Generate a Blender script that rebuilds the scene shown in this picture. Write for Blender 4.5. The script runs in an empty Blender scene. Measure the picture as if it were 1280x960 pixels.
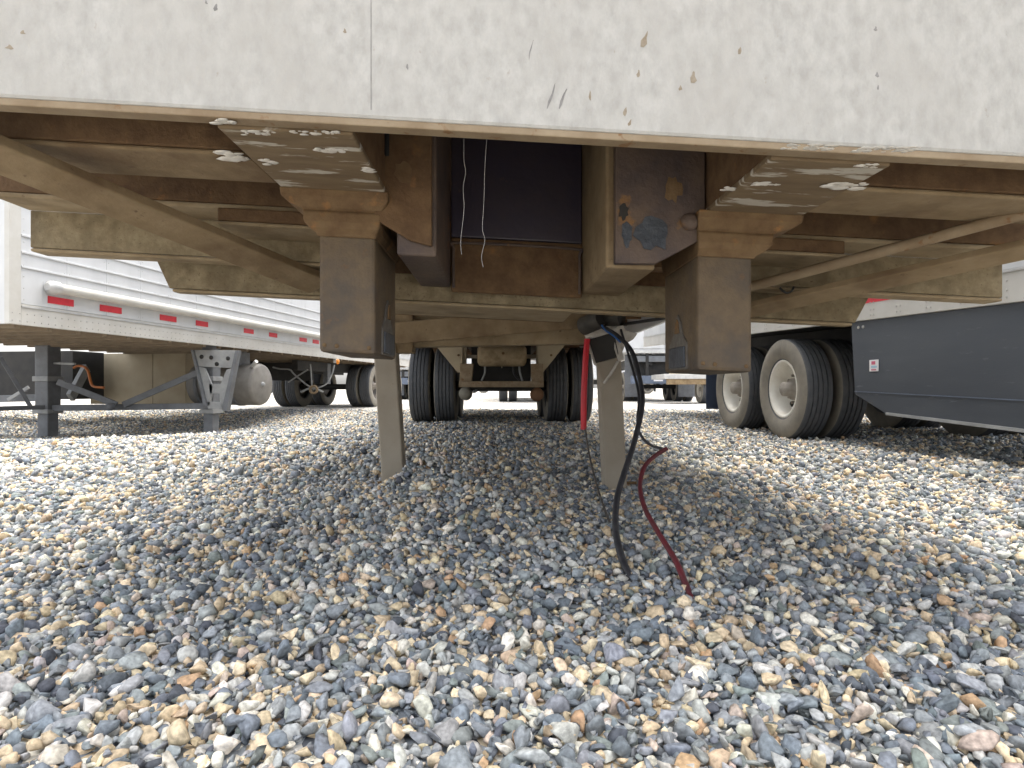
import bpy, math, random
import numpy as np
from mathutils import Vector, Matrix

random.seed(4)
rng = np.random.default_rng(11)
S = bpy.context.scene
COL = S.collection

# ------------------------------------------------------------------ camera
CAM_H, F, HX, HY = 0.46, 760.0, 640.0, 485.0          # pixels are those of the 1280x960 photograph
cam = bpy.data.cameras.new('camera')
cam.sensor_fit = 'HORIZONTAL'
cam.sensor_width = 36.0
cam.lens = 36.0 * F / 1280.0
cam.shift_y = (HY - 480.0) / 1280.0
cam.clip_start, cam.clip_end = 0.02, 2000
camo = bpy.data.objects.new('camera', cam)
COL.objects.link(camo)
camo.location = (0, 0, CAM_H)
camo.rotation_euler = (math.radians(90), 0, 0)
S.camera = camo

# ------------------------------------------------------------------ sky and sun (bright thin overcast, sun high)
SUN_TO = Vector((0.10, 0.26, 1.0)).normalized()
w = bpy.data.worlds.new('World'); S.world = w; w.use_nodes = True
nt = w.node_tree
sky = nt.nodes.new('ShaderNodeTexSky'); sky.sky_type = 'NISHITA'; sky.sun_disc = False
sky.sun_elevation = math.asin(SUN_TO.z)
sky.sun_rotation = math.atan2(SUN_TO.x, SUN_TO.y)
sky.dust_density = 4.0; sky.air_density = 1.0
hsv = nt.nodes.new('ShaderNodeHueSaturation'); hsv.inputs['Saturation'].default_value = 0.22
bg = nt.nodes['Background']; bg.inputs[1].default_value = 0.15
nt.links.new(sky.outputs[0], hsv.inputs['Color']); nt.links.new(hsv.outputs[0], bg.inputs[0])
sl = bpy.data.lights.new('sun', 'SUN'); sl.energy = 0.95; sl.angle = math.radians(40); sl.color = (1, 0.89, 0.72)
so = bpy.data.objects.new('sun', sl); COL.objects.link(so); so.location = (0, 0, 30)
so.rotation_euler = SUN_TO.to_track_quat('Z', 'Y').to_euler()
vs = S.view_settings
vs.view_transform = 'Standard'; vs.look = 'None'; vs.gamma = 1.0; vs.exposure = 2.1; vs.use_curve_mapping = False
cy = S.cycles
cy.max_bounces = 10; cy.diffuse_bounces = 7; cy.glossy_bounces = 3; cy.use_denoising = True
cy.caustics_reflective = False; cy.caustics_refractive = False

# ------------------------------------------------------------------ materials
def mat(name, c1, c2=None, scale=6.0, rough=0.7, bump=0.0, bscale=60.0, spots=None, sscale=20.0, sth=0.62, ssoft=0.06,
        stretch=(1, 1, 1), metal=0.0, spec=0.35, big=None, bigscale=1.2, bigth=0.55):
    m = bpy.data.materials.new(name); m.use_nodes = True
    n, l = m.node_tree.nodes, m.node_tree.links
    b = n['Principled BSDF']
    b.inputs['Roughness'].default_value = rough; b.inputs['Metallic'].default_value = metal
    b.inputs['Specular IOR Level'].default_value = spec
    tc = n.new('ShaderNodeTexCoord'); mp = n.new('ShaderNodeMapping'); mp.inputs['Scale'].default_value = stretch
    l.new(tc.outputs['Object'], mp.inputs['Vector'])
    def noise(sc, det=6.0, rg=0.6):
        t = n.new('ShaderNodeTexNoise'); t.inputs['Scale'].default_value = sc; t.inputs['Detail'].default_value = det
        t.inputs['Roughness'].default_value = rg; l.new(mp.outputs[0], t.inputs['Vector']); return t
    def ramp(src, a, bb):
        r = n.new('ShaderNodeValToRGB'); r.color_ramp.elements[0].position = a; r.color_ramp.elements[1].position = bb
        l.new(src, r.inputs[0]); return r
    def mix(fac, a, col):
        x = n.new('ShaderNodeMix'); x.data_type = 'RGBA'; l.new(fac, x.inputs['Factor'])
        if isinstance(a, tuple): x.inputs['A'].default_value = (*a, 1)
        else: l.new(a, x.inputs['A'])
        x.inputs['B'].default_value = (*col, 1); return x.outputs['Result']
    col = c1
    if c2: col = mix(ramp(noise(scale).outputs['Fac'], 0.35, 0.68).outputs[0], col, c2)
    if big: col = mix(ramp(noise(bigscale, 4).outputs['Fac'], bigth - 0.08, bigth + 0.12).outputs[0], col, big)
    if spots: col = mix(ramp(noise(sscale, 5).outputs['Fac'], sth, sth + ssoft).outputs[0], col, spots)
    if isinstance(col, tuple): b.inputs['Base Color'].default_value = (*col, 1)
    else: l.new(col, b.inputs['Base Color'])
    if bump:
        bp = n.new('ShaderNodeBump'); bp.inputs['Strength'].default_value = bump; bp.inputs['Distance'].default_value = 0.004
        l.new(noise(bscale, 8).outputs['Fac'], bp.inputs['Height']); l.new(bp.outputs[0], b.inputs['Normal'])
    return m

M = {}
M['nose'] = mat('white_weathered_paint', (0.43, 0.418, 0.39), (0.335, 0.325, 0.30), 55, 0.6, 0.4, 90, (0.24, 0.20, 0.15), 38, 0.68, 0.12, (1, 1, 0.6), big=(0.37, 0.355, 0.325), bigscale=4)
M['lip'] = mat('dusty_lip', (0.21, 0.15, 0.09), (0.30, 0.235, 0.155), 14, 0.7, 0.3, 70, (0.2, 0.11, 0.05), 22, 0.62)
M['dust'] = mat('dusty_beige_steel', (0.275, 0.207, 0.124), (0.205, 0.145, 0.080), 16, 0.85, 0.5, 90, (0.13, 0.085, 0.05), 42, 0.65, 0.08, big=(0.15, 0.10, 0.055), bigscale=5, bigth=0.56)
M['dustl'] = mat('dusty_light_steel', (0.345, 0.275, 0.177), (0.26, 0.194, 0.113), 14, 0.85, 0.5, 90, (0.13, 0.09, 0.05), 55, 0.65, 0.08, big=(0.19, 0.14, 0.08), bigscale=5, bigth=0.57)
M['speck'] = mat('speckled_cross_member', (0.30, 0.248, 0.156), (0.19, 0.146, 0.086), 30, 0.85, 0.6, 110, (0.12, 0.09, 0.055), 130, 0.60, 0.10, big=(0.13, 0.10, 0.058), bigscale=6, bigth=0.55)
M['rust'] = mat('rusty_brown_steel', (0.155, 0.094, 0.047), (0.09, 0.05, 0.025), 22, 0.85, 0.7, 80, (0.24, 0.12, 0.045), 16, 0.63, 0.12)
M['stub'] = mat('worn_brown_grey_steel', (0.14, 0.10, 0.06), (0.10, 0.072, 0.045), 30, 0.62, 0.6, 120, (0.15, 0.085, 0.04), 22, 0.63, 0.14, big=(0.08, 0.064, 0.05), bigscale=11)
M['head'] = mat('rusty_cap_steel', (0.17, 0.11, 0.055), (0.115, 0.067, 0.032), 26, 0.8, 0.6, 90, (0.27, 0.135, 0.05), 20, 0.60, 0.12)
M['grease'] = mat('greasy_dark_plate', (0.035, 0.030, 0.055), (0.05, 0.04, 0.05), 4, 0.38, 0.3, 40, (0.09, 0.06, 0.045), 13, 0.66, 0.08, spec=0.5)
M['beamdark'] = mat('greasy_rusted_beam', (0.13, 0.092, 0.068), (0.065, 0.05, 0.05), 9, 0.6, 0.7, 60, (0.22, 0.12, 0.05), 12, 0.63)
M['tar'] = mat('blue_black_grease', (0.03, 0.035, 0.045), (0.07, 0.08, 0.095), 20, 0.4, 0.8, 60)
M['smear'] = mat('white_grease', (0.72, 0.70, 0.66), (0.55, 0.52, 0.46), 30, 0.5, 0.6, 60)
M['plate'] = mat('plate_with_scraped_paint', (0.20, 0.145, 0.085), (0.14, 0.098, 0.057), 22, 0.8, 0.5, 90, (0.46, 0.43, 0.37), 16, 0.565, 0.05, (0.4, 2.0, 1))
M['leg'] = mat('beige_landing_leg', (0.34, 0.30, 0.24), (0.29, 0.25, 0.195), 6, 0.75, 0.3, 120, (0.13, 0.09, 0.05), 55, 0.70, 0.04)
M['rubber'] = mat('tyre_rubber', (0.064, 0.069, 0.077), (0.09, 0.092, 0.096), 14, 0.75, 0.3, 90)
M['sidewall'] = mat('dusty_tyre_rubber', (0.23, 0.21, 0.175), (0.17, 0.158, 0.135), 9, 0.85, 0.2, 60)
M['rimw'] = mat('white_rim_paint', (0.72, 0.71, 0.66), (0.60, 0.57, 0.50), 7, 0.5, 0.0, 60, (0.2, 0.14, 0.08), 18, 0.68)
M['rimd'] = mat('dark_rim', (0.07, 0.068, 0.065), (0.12, 0.1, 0.08), 9, 0.6)
M['hub'] = mat('grey_hub', (0.30, 0.28, 0.25), (0.2, 0.17, 0.14), 12, 0.6)
M['van'] = mat('white_van_panel', (0.56, 0.57, 0.58), (0.48, 0.49, 0.50), 2.5, 0.4, 0.0, 60, (0.40, 0.385, 0.355), 16, 0.66, 0.1, (1, 1, 0.35))
M['rail'] = mat('white_side_rail', (0.52, 0.51, 0.48), (0.45, 0.435, 0.40), 4, 0.45, 0.0, 60, (0.42, 0.38, 0.32), 26, 0.67)
M['tankm'] = mat('dull_tank', (0.22, 0.21, 0.195), (0.17, 0.16, 0.145), 8, 0.5, 0.1, 60)
M['stain'] = mat('rust_stain', (0.23, 0.185, 0.13), (0.32, 0.28, 0.22), 60, 0.8)
M['scuff'] = mat('grey_scuff', (0.17, 0.165, 0.16), (0.28, 0.27, 0.26), 60, 0.8)
M['patchg'] = mat('scuffed_grey_steel', (0.15, 0.14, 0.125), (0.09, 0.075, 0.06), 50, 0.6, 0.4, 90)
M['rivet'] = mat('rivet_metal', (0.42, 0.41, 0.39), rough=0.5)
M['alu'] = mat('dull_aluminium', (0.52, 0.52, 0.51), (0.40, 0.40, 0.40), 8, 0.42, 0.1, 60, metal=0.35)
M['red'] = mat('red_reflective_tape', (0.62, 0.035, 0.05), (0.52, 0.03, 0.045), 20, 0.35)
M['steelg'] = mat('grey_landing_gear', (0.17, 0.18, 0.195), (0.12, 0.125, 0.135), 7, 0.55, 0.2, 60, (0.16, 0.09, 0.05), 22, 0.68)
M['steellg'] = mat('pale_grey_bracket', (0.33, 0.34, 0.34), (0.24, 0.245, 0.25), 7, 0.55, 0.2, 60)
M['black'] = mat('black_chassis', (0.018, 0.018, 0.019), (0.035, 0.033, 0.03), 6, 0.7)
M['orange'] = mat('orange_crank', (0.45, 0.15, 0.04), (0.32, 0.12, 0.045), 12, 0.5)
M['crate'] = mat('beige_box_panel', (0.42, 0.36, 0.255), (0.36, 0.30, 0.21), 4, 0.7, 0.0, 60, (0.2, 0.15, 0.1), 30, 0.69)
M['floor'] = mat('brown_floor_boards', (0.25, 0.20, 0.14), (0.17, 0.13, 0.09), 5, 0.8, 0.3, 50)
M['skirt'] = mat('blue_grey_skirt', (0.068, 0.077, 0.092), (0.083, 0.092, 0.106), 3, 0.55, 0.15, 80, (0.12, 0.13, 0.145), 20, 0.64, 0.12, (1, 0.25, 1.5), big=(0.056, 0.064, 0.078))
M['flap'] = mat('blue_black_mudflap', (0.035, 0.05, 0.085), (0.05, 0.065, 0.1), 6, 0.6)
M['cable'] = mat('black_cable', (0.022, 0.023, 0.028), (0.05, 0.05, 0.055), 25, 0.5)
M['cabled'] = mat('dusty_dark_wire', (0.06, 0.055, 0.05), (0.1, 0.085, 0.07), 20, 0.6)
M['redc'] = mat('bright_red_hose', (0.55, 0.018, 0.03), (0.42, 0.02, 0.03), 20, 0.42)
M['maroon'] = mat('maroon_cable', (0.16, 0.022, 0.03), (0.09, 0.03, 0.035), 20, 0.55)
M['blue'] = mat('blue_wire', (0.03, 0.11, 0.33), rough=0.45)
M['tape'] = mat('dusty_silver_wrap', (0.52, 0.50, 0.46), (0.36, 0.33, 0.29), 30, 0.42, 0.6, 60)
M['hose'] = mat('dusty_black_hose', (0.045, 0.042, 0.038), (0.085, 0.076, 0.064), 20, 0.7, 0.4, 60)
M['thread'] = mat('pale_thread', (0.42, 0.41, 0.40), rough=0.6)
M['amber'] = mat('amber_lens', (0.75, 0.26, 0.03), rough=0.25)
M['brownc'] = mat('rusty_air_chamber', (0.26, 0.14, 0.075), (0.19, 0.1, 0.055), 10, 0.75)
M['greyc'] = mat('dusty_air_chamber', (0.26, 0.25, 0.21), (0.2, 0.18, 0.14), 10, 0.75)
M['slate'] = mat('blue_grey_bumper', (0.13, 0.16, 0.22), (0.10, 0.12, 0.16), 6, 0.5)
M['chip'] = mat('pale_sticker', (0.72, 0.72, 0.74), rough=0.5)
M['chipr'] = mat('sticker_red_mark', (0.55, 0.12, 0.2), rough=0.5)
M['chipb'] = mat('sticker_blue_mark', (0.35, 0.55, 0.68), rough=0.5)

# ------------------------------------------------------------------ helpers
def P(x, y, D):
    """photo pixel + distance in metres along the view axis -> point in the place"""
    return Vector(((x - HX) * D / F, D, CAM_H + (HY - y) * D / F))

class MB:
    def __init__(s): s.v, s.f, s.sm = [], [], []
    def add(s, vs, fs, smooth=False):
        o = len(s.v); s.v += [tuple(p) for p in vs]
        for f in fs: s.f.append(tuple(i + o for i in f)); s.sm.append(smooth)
        return s
    def hexa(s, p):   # bottom 4 (ccw) then top 4
        return s.add(p, [(3, 2, 1, 0), (4, 5, 6, 7), (0, 1, 5, 4), (1, 2, 6, 5), (2, 3, 7, 6), (3, 0, 4, 7)])
    def box(s, x0, x1, y0, y1, z0, z1):
        return s.hexa([(x0, y0, z0), (x1, y0, z0), (x1, y1, z0), (x0, y1, z0), (x0, y0, z1), (x1, y0, z1), (x1, y1, z1), (x0, y1, z1)])
    def bar(s, a, b, wd, ht, up=(0, 0, 1)):
        a, b = Vector(a), Vector(b); d = (b - a).normalized(); r = d.cross(Vector(up)).normalized(); u = r.cross(d)
        r, u = r * wd / 2, u * ht / 2
        return s.hexa([a - r - u, a + r - u, b + r - u, b - r - u, a - r + u, a + r + u, b + r + u, b - r + u])
    def prism(s, pts, t):
        pts = [Vector(p) for p in pts]; t = Vector(t); n = len(pts)
        nrm = Vector((0, 0, 0))
        for i in range(n): nrm += pts[i].cross(pts[(i + 1) % n])
        if nrm.dot(t) < 0: pts.reverse()
        vs = pts + [p + t for p in pts]
        return s.add(vs, [tuple(range(n - 1, -1, -1)), tuple(range(n, 2 * n))] + [(i, (i + 1) % n, n + (i + 1) % n, n + i) for i in range(n)])
    def tube(s, pts, r, seg=10, cap=True):
        pts = [Vector(p) for p in pts]; n = len(pts); vs = []; up = None
        rr = r if isinstance(r, (list, tuple)) else [r] * n
        for i, p in enumerate(pts):
            d = (pts[min(i + 1, n - 1)] - pts[max(i - 1, 0)]).normalized()
            if up is None: up = d.orthogonal().normalized()
            a = (up - d * up.dot(d)).normalized(); up = a; b = d.cross(a)
            vs += [p + (a * math.cos(2 * math.pi * k / seg) + b * math.sin(2 * math.pi * k / seg)) * rr[i] for k in range(seg)]
        fs = [(i * seg + k, i * seg + (k + 1) % seg, (i + 1) * seg + (k + 1) % seg, (i + 1) * seg + k) for i in range(n - 1) for k in range(seg)]
        s.add(vs, fs, True)
        if cap: s.add(vs[:seg], [tuple(range(seg - 1, -1, -1))]); s.add(vs[-seg:], [tuple(range(seg))])
        return s
    def lathe(s, prof, c=(0, 0, 0), ax='x', seg=40, smooth=True):
        c = Vector(c); vs = []; n = len(prof)
        for (h, r) in prof:
            for k in range(seg):
                a = 2 * math.pi * k / seg; p, q = r * math.cos(a), r * math.sin(a)
                vs.append(c + (Vector((h, p, q)) if ax == 'x' else Vector((p, h, q)) if ax == 'y' else Vector((p, q, h))))
        fs = [(i * seg + k, (i + 1) * seg + k, (i + 1) * seg + (k + 1) % seg, i * seg + (k + 1) % seg) for i in range(n - 1) for k in range(seg)]
        if ax == 'y': fs = [tuple(reversed(f)) for f in fs]
        s.add(vs, fs, smooth)
        return s
    def loft(s, secs, cap=True):   # list of closed rings with the same count
        n = len(secs[0]); vs = [p for r in secs for p in r]
        fs = [(i * n + k, i * n + (k + 1) % n, (i + 1) * n + (k + 1) % n, (i + 1) * n + k) for i in range(len(secs) - 1) for k in range(n)]
        if cap: fs += [tuple(range(n - 1, -1, -1)), tuple(range((len(secs) - 1) * n, len(secs) * n))]
        return s.add(vs, fs)
    def mesh(s, name, m):
        me = bpy.data.meshes.new(name); me.from_pydata(s.v, [], s.f); me.materials.append(M[m] if isinstance(m, str) else m)
        me.polygons.foreach_set('use_smooth', s.sm); me.update(); return me
    def build(s, name, m, parent=None, bevel=0.0, shear=None, fix=False):
        if shear: s.v = [(x, y, z + shear(x, y, z)) for x, y, z in s.v]
        o = bpy.data.objects.new(name, s.mesh(name, m)); COL.objects.link(o); o.parent = parent
        if fix:
            import bmesh
            bm = bmesh.new(); bm.from_mesh(o.data); bmesh.ops.recalc_face_normals(bm, faces=bm.faces); bm.to_mesh(o.data); bm.free()
        if bevel:
            md = o.modifiers.new('bevel', 'BEVEL'); md.width = bevel; md.segments = 2; md.limit_method = 'ANGLE'
        return o

def tag(o, label, cat, group=None):
    o['label'] = label; o['category'] = cat
    if group: o['group'] = group
    return o

def empty(name, loc=(0, 0, 0), rz=0.0, parent=None):
    o = bpy.data.objects.new(name, None); COL.objects.link(o); o.location = loc; o.rotation_euler = (0, 0, rz); o.parent = parent
    o.empty_display_size = 0.1
    return o

def inst(name, me, parent, loc=(0, 0, 0), rz=0.0):
    o = bpy.data.objects.new(name, me); COL.objects.link(o); o.parent = parent; o.location = loc; o.rotation_euler = (0, 0, rz); return o

def spline(pts, k=8):
    pts = [Vector(p) for p in pts]; q = [pts[0]] + pts + [pts[-1]]; out = []
    for i in range(1, len(q) - 2):
        a, b, c, d = q[i - 1:i + 3]
        for j in range(k):
            t = j / k
            out.append(0.5 * (2 * b + (c - a) * t + (2 * a - 5 * b + 4 * c - d) * t * t + (3 * b - a - 3 * c + d) * t ** 3))
    return out + [pts[-1]]

# ------------------------------------------------------------------ ground
def Z(x, y):
    z = -0.25 * np.exp(-(((x + 5.4) / 2.7) ** 2 + ((y - 8.7) / 2.3) ** 2))
    z = z - 0.05 * np.exp(-(((x - 3.6) / 2.2) ** 2 + ((y - 6.5) / 3.0) ** 2))
    z = z + 0.16 * np.exp(-(((x + 0.33) / 0.20) ** 2 + ((y - 2.42) / 0.17) ** 2)) * (1 + 0.22 * np.sin(17 * x + 1) * np.sin(21 * y)) + 0.085 * np.exp(-(((x + 0.08) / 0.20) ** 2 + ((y - 2.2) / 0.22) ** 2)) + 0.03 * np.exp(-(((x + 0.15) / 0.3) ** 2 + ((y - 1.8) / 0.35) ** 2))
    z = z + 0.010 * np.sin(1.7 * x + 0.6) * np.sin(1.3 * y) * np.clip(y - 0.6, 0, 1) + 0.006 * np.sin(5.1 * x + 2) * np.sin(4.3 * y + 1)
    return z

def axis(lo, hi, fine_lo, fine_hi, st, grow=1.22):
    a = list(np.arange(fine_lo, fine_hi, st)); s = st; v = a[-1]
    while v < hi: s *= grow; v += s; a.append(v)
    s = st; v = a[0]; b = []
    while v > lo: s *= grow; v -= s; b.append(v)
    return np.array(b[::-1] + a)
gx, gy = axis(-700, 700, -9, 9, 0.09), axis(-300, 1200, -0.5, 12, 0.09)
X, Y = np.meshgrid(gx, gy)
def in_view(x, y): return (np.abs(x) < 0.95 * y + 0.5) & (y > 0.3)
Zg = Z(X, Y) - np.where((np.abs(X) < 0.95 * Y + 0.4) & (Y > 0.4) & (Y < 12.8), 0.006, -0.004)
nx, ny = len(gx), len(gy)
idx = np.arange(nx * ny).reshape(ny, nx)
q = np.stack([idx[:-1, :-1], idx[:-1, 1:], idx[1:, 1:], idx[1:, :-1]], -1).reshape(-1, 4)
def np_mesh(name, verts, faces):
    me = bpy.data.meshes.new(name); nf, k = faces.shape
    me.vertices.add(len(verts)); me.vertices.foreach_set('co', verts.astype(np.float32).ravel())
    me.loops.add(nf * k); me.loops.foreach_set('vertex_index', faces.astype(np.int32).ravel())
    me.polygons.add(nf); me.polygons.foreach_set('loop_start', np.arange(nf, dtype=np.int32) * k)
    me.update(calc_edges=True); return me
gm = np_mesh('ground', np.stack([X, Y, Zg], -1).reshape(-1, 3), q)

PALETTE = [((0.19, 0.215, 0.245), 24), ((0.27, 0.29, 0.31), 23), ((0.38, 0.39, 0.39), 16), ((0.55, 0.54, 0.51), 11), ((0.10, 0.11, 0.13), 5),
           ((0.70, 0.66, 0.57), 11), ((0.58, 0.46, 0.31), 10), ((0.72, 0.59, 0.41), 11), ((0.54, 0.36, 0.22), 1.5), ((0.54, 0.44, 0.37), 3), ((0.22, 0.245, 0.235), 6)]
m = bpy.data.materials.new('gravel_ground'); m.use_nodes = True
n, l = m.node_tree.nodes, m.node_tree.links
b = n['Principled BSDF']; b.inputs['Roughness'].default_value = 0.9; b.inputs['Specular IOR Level'].default_value = 0.2
tc = n.new('ShaderNodeTexCoord'); vo = n.new('ShaderNodeTexVoronoi'); vo.inputs['Scale'].default_value = 40
l.new(tc.outputs['Object'], vo.inputs['Vector'])
sp = n.new('ShaderNodeSeparateColor'); l.new(vo.outputs['Color'], sp.inputs[0])
rp = n.new('ShaderNodeValToRGB'); rp.color_ramp.interpolation = 'CONSTANT'
tot = sum(p for _, p in PALETTE); acc = 0
for i, (c, p) in enumerate(PALETTE):
    e = rp.color_ramp.elements[i] if i < 2 else rp.color_ramp.elements.new(acc / tot)
    e.position = acc / tot; e.color = (*c, 1); acc += p
l.new(sp.outputs[0], rp.inputs[0]); l.new(rp.outputs[0], b.inputs['Base Color'])
bp = n.new('ShaderNodeBump'); bp.invert = True; bp.inputs['Strength'].default_value = 0.9; bp.inputs['Distance'].default_value = 0.02
l.new(vo.outputs['Distance'], bp.inputs['Height']); l.new(bp.outputs[0], b.inputs['Normal'])
gm.materials.append(m)
ground = bpy.data.objects.new('ground', gm); COL.objects.link(ground); ground['kind'] = 'structure'

# gravel: tens of thousands of separate faceted stones, one mesh
def icosphere(sub):
    import bmesh
    bm = bmesh.new(); bmesh.ops.create_icosphere(bm, subdivisions=sub, radius=1.0)
    v = np.array([p.co[:] for p in bm.verts]); f = np.array([[q.index for q in p.verts] for p in bm.faces]); bm.free(); return v, f
OCT = (np.array([[1, 0, 0], [0, 1, 0], [-1, 0, 0], [0, -1, 0], [0, 0, 1], [0, 0, -1]], float),
       np.array([[0, 1, 4], [1, 2, 4], [2, 3, 4], [3, 0, 4], [1, 0, 5], [2, 1, 5], [3, 2, 5], [0, 3, 5]]))
def protos(base, k, cuts, jit):
    out = []
    for _ in range(k):
        v = base[0] * (1 + rng.normal(0, jit, (len(base[0]), 1)))
        for _ in range(cuts):
            d = rng.normal(size=3); d /= np.linalg.norm(d); h = rng.uniform(0.30, 0.62)
            t = v @ d - h; v = v - np.clip(t, 0, None)[:, None] * d
        out.append(v)
    return np.array(out), base[1]
pal_c = np.array([c for c, _ in PALETTE]); pal_p = np.array([p for _, p in PALETTE], float); pal_p /= pal_p.sum()
ALLV, ALLF, ALLC, off = [], [], [], 0
def scatter(y0, y1, dens, size, PR, bury=0.25):
    global off
    pv, pf = PR; st = 1 / math.sqrt(dens); xm = 0.95 * y1 + 0.5
    x, y = np.meshgrid(np.arange(-xm, xm, st), np.arange(y0, y1, st))
    x = (x + rng.uniform(-0.6, 0.6, x.shape) * st).ravel(); y = (y + rng.uniform(-0.6, 0.6, y.shape) * st).ravel()
    k = in_view(x, y); x, y = x[k], y[k]; N = len(x)
    sz = size * np.clip(rng.lognormal(0, 0.40, N), 0.42, 2.1) * 0.5
    scl = np.stack([sz * rng.uniform(1.0, 1.35, N), sz * rng.uniform(0.75, 1.05, N), sz * rng.uniform(0.5, 0.85, N)], -1)
    a = rng.uniform(0, 2 * np.pi, N); tx, ty = rng.normal(0, 0.6, N), rng.normal(0, 0.6, N)
    ca, sa, cx, sx, cyy, syy = np.cos(a), np.sin(a), np.cos(tx), np.sin(tx), np.cos(ty), np.sin(ty)
    o, e = np.zeros(N), np.ones(N)
    Rz = np.stack([ca, -sa, o, sa, ca, o, o, o, e], -1).reshape(N, 3, 3)
    Rx = np.stack([e, o, o, o, cx, -sx, o, sx, cx], -1).reshape(N, 3, 3)
    Ry = np.stack([cyy, o, syy, o, e, o, -syy, o, cyy], -1).reshape(N, 3, 3)
    R = Rx @ Ry @ Rz
    v = pv[rng.integers(0, len(pv), N)] * scl[:, None, :]
    v = np.einsum('nij,nkj->nki', R, v)
    z = Z(x, y) + sz * rng.uniform(-0.35, 0.65, N)
    v += np.stack([x, y, z], -1)[:, None, :]
    nv = pv.shape[1]
    ALLV.append(v.reshape(-1, 3)); ALLF.append((pf[None] + (np.arange(N) * nv)[:, None, None] + off).reshape(-1, 3)); off += N * nv
    c = pal_c[rng.choice(len(pal_c), N, p=pal_p)] * rng.uniform(0.8, 1.25, (N, 1)) * rng.normal(1, 0.016, (N, 3))
    ALLC.append(np.repeat(c, nv, 0))
scatter(0.35, 1.15, 5900, 0.0235, protos(icosphere(2), 90, 9, 0.03))
scatter(1.15, 3.0, 4500, 0.0225, protos(icosphere(1), 60, 5, 0.13))
scatter(3.0, 12.8, 980, 0.033, protos(OCT, 30, 2, 0.15))
V, Fa, Cc = np.concatenate(ALLV), np.concatenate(ALLF), np.concatenate(ALLC)
sm = np_mesh('gravel', V, Fa)
at = sm.color_attributes.new('stone', 'FLOAT_COLOR', 'POINT')
at.data.foreach_set('color', np.concatenate([np.clip(Cc, 0, 1), np.ones((len(Cc), 1))], 1).astype(np.float32).ravel())
m = bpy.data.materials.new('gravel_stone'); m.use_nodes = True
n, l = m.node_tree.nodes, m.node_tree.links
b = n['Principled BSDF']; b.inputs['Roughness'].default_value = 0.78; b.inputs['Specular IOR Level'].default_value = 0.3
ca = n.new('ShaderNodeAttribute'); ca.attribute_name = 'stone'
tc = n.new('ShaderNodeTexCoord'); no = n.new('ShaderNodeTexNoise'); no.inputs['Scale'].default_value = 130; no.inputs['Detail'].default_value = 6
l.new(tc.outputs['Object'], no.inputs['Vector'])
rp = n.new('ShaderNodeValToRGB'); rp.color_ramp.elements[0].color = (0.62, 0.62, 0.62, 1); rp.color_ramp.elements[1].color = (1.3, 1.3, 1.28, 1)
rp.color_ramp.elements[0].position = 0.3; rp.color_ramp.elements[1].position = 0.7
l.new(no.outputs['Fac'], rp.inputs[0])
mx = n.new('ShaderNodeMix'); mx.data_type = 'RGBA'; mx.blend_type = 'MULTIPLY'; mx.inputs['Factor'].default_value = 1
l.new(ca.outputs['Color'], mx.inputs['A']); l.new(rp.outputs[0], mx.inputs['B']); l.new(mx.outputs['Result'], b.inputs['Base Color'])
bp = n.new('ShaderNodeBump'); bp.inputs['Strength'].default_value = 0.5; bp.inputs['Distance'].default_value = 0.003
l.new(no.outputs['Fac'], bp.inputs['Height']); l.new(bp.outputs[0], b.inputs['Normal'])
sm.materials.append(m)
gravel = bpy.data.objects.new('gravel', sm); COL.objects.link(gravel); gravel['kind'] = 'stuff'
tag(gravel, 'loose blue grey and tan crushed gravel covering the yard', 'gravel')

# ------------------------------------------------------------------ wheels
def tyre_mesh(r, wd, name):
    h = wd / 2; rr = 0.29 / 0.51 * r
    p = [(-h * 0.72, rr), (-h * 0.86, rr + 0.02), (-h, r * 0.78), (-h * 0.985, r * 0.88), (-h * 0.93, r * 0.95), (-h * 0.86, r * 0.982)]
    xs = np.linspace(-h * 0.80, h * 0.80, 6)
    for i, x in enumerate(xs):
        if 0 < i < 5: g = 0.006; p += [(x - g, r), (x - g + 0.001, r - 0.014), (x + g - 0.001, r - 0.014), (x + g, r)]
        else: p.append((x, r * 0.996))
    p += [(h * 0.86, r * 0.982), (h * 0.93, r * 0.95), (h * 0.985, r * 0.88), (h, r * 0.78), (h * 0.86, rr + 0.02), (h * 0.72, rr)]
    mb = MB().lathe(p, seg=56)
    me = mb.mesh(name, 'rubber'); me.materials.append(M['sidewall'])
    # the flanks carry road dust, the tread is bare rubber
    mi = []
    for f in me.polygons:
        mi.append(1 if abs(f.center.x) > h * 0.87 else 0)
    me.polygons.foreach_set('material_index', mi)
    me.set_sharp_from_angle(angle=math.radians(40))
    return me
def rim_mesh(r, wd, m, out):      # out = +1 / -1: side the dish opens to
    h = wd / 2; rr = 0.29 / 0.51 * r; s = out
    p = [(s * h * 0.80, rr + 0.008), (s * h * 0.84, rr - 0.004), (s * h * 0.78, rr - 0.022), (s * h * 0.3, rr - 0.04), (-s * h * 0.25, rr - 0.06),
         (-s * h * 0.45, rr - 0.09), (-s * h * 0.42, rr * 0.62), (-s * h * 0.30, rr * 0.50), (-s * h * 0.30, rr * 0.36)]
    if s > 0: p = p[::-1]
    me = MB().lathe(p, seg=40).mesh('rim', m)
    return me
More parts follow.
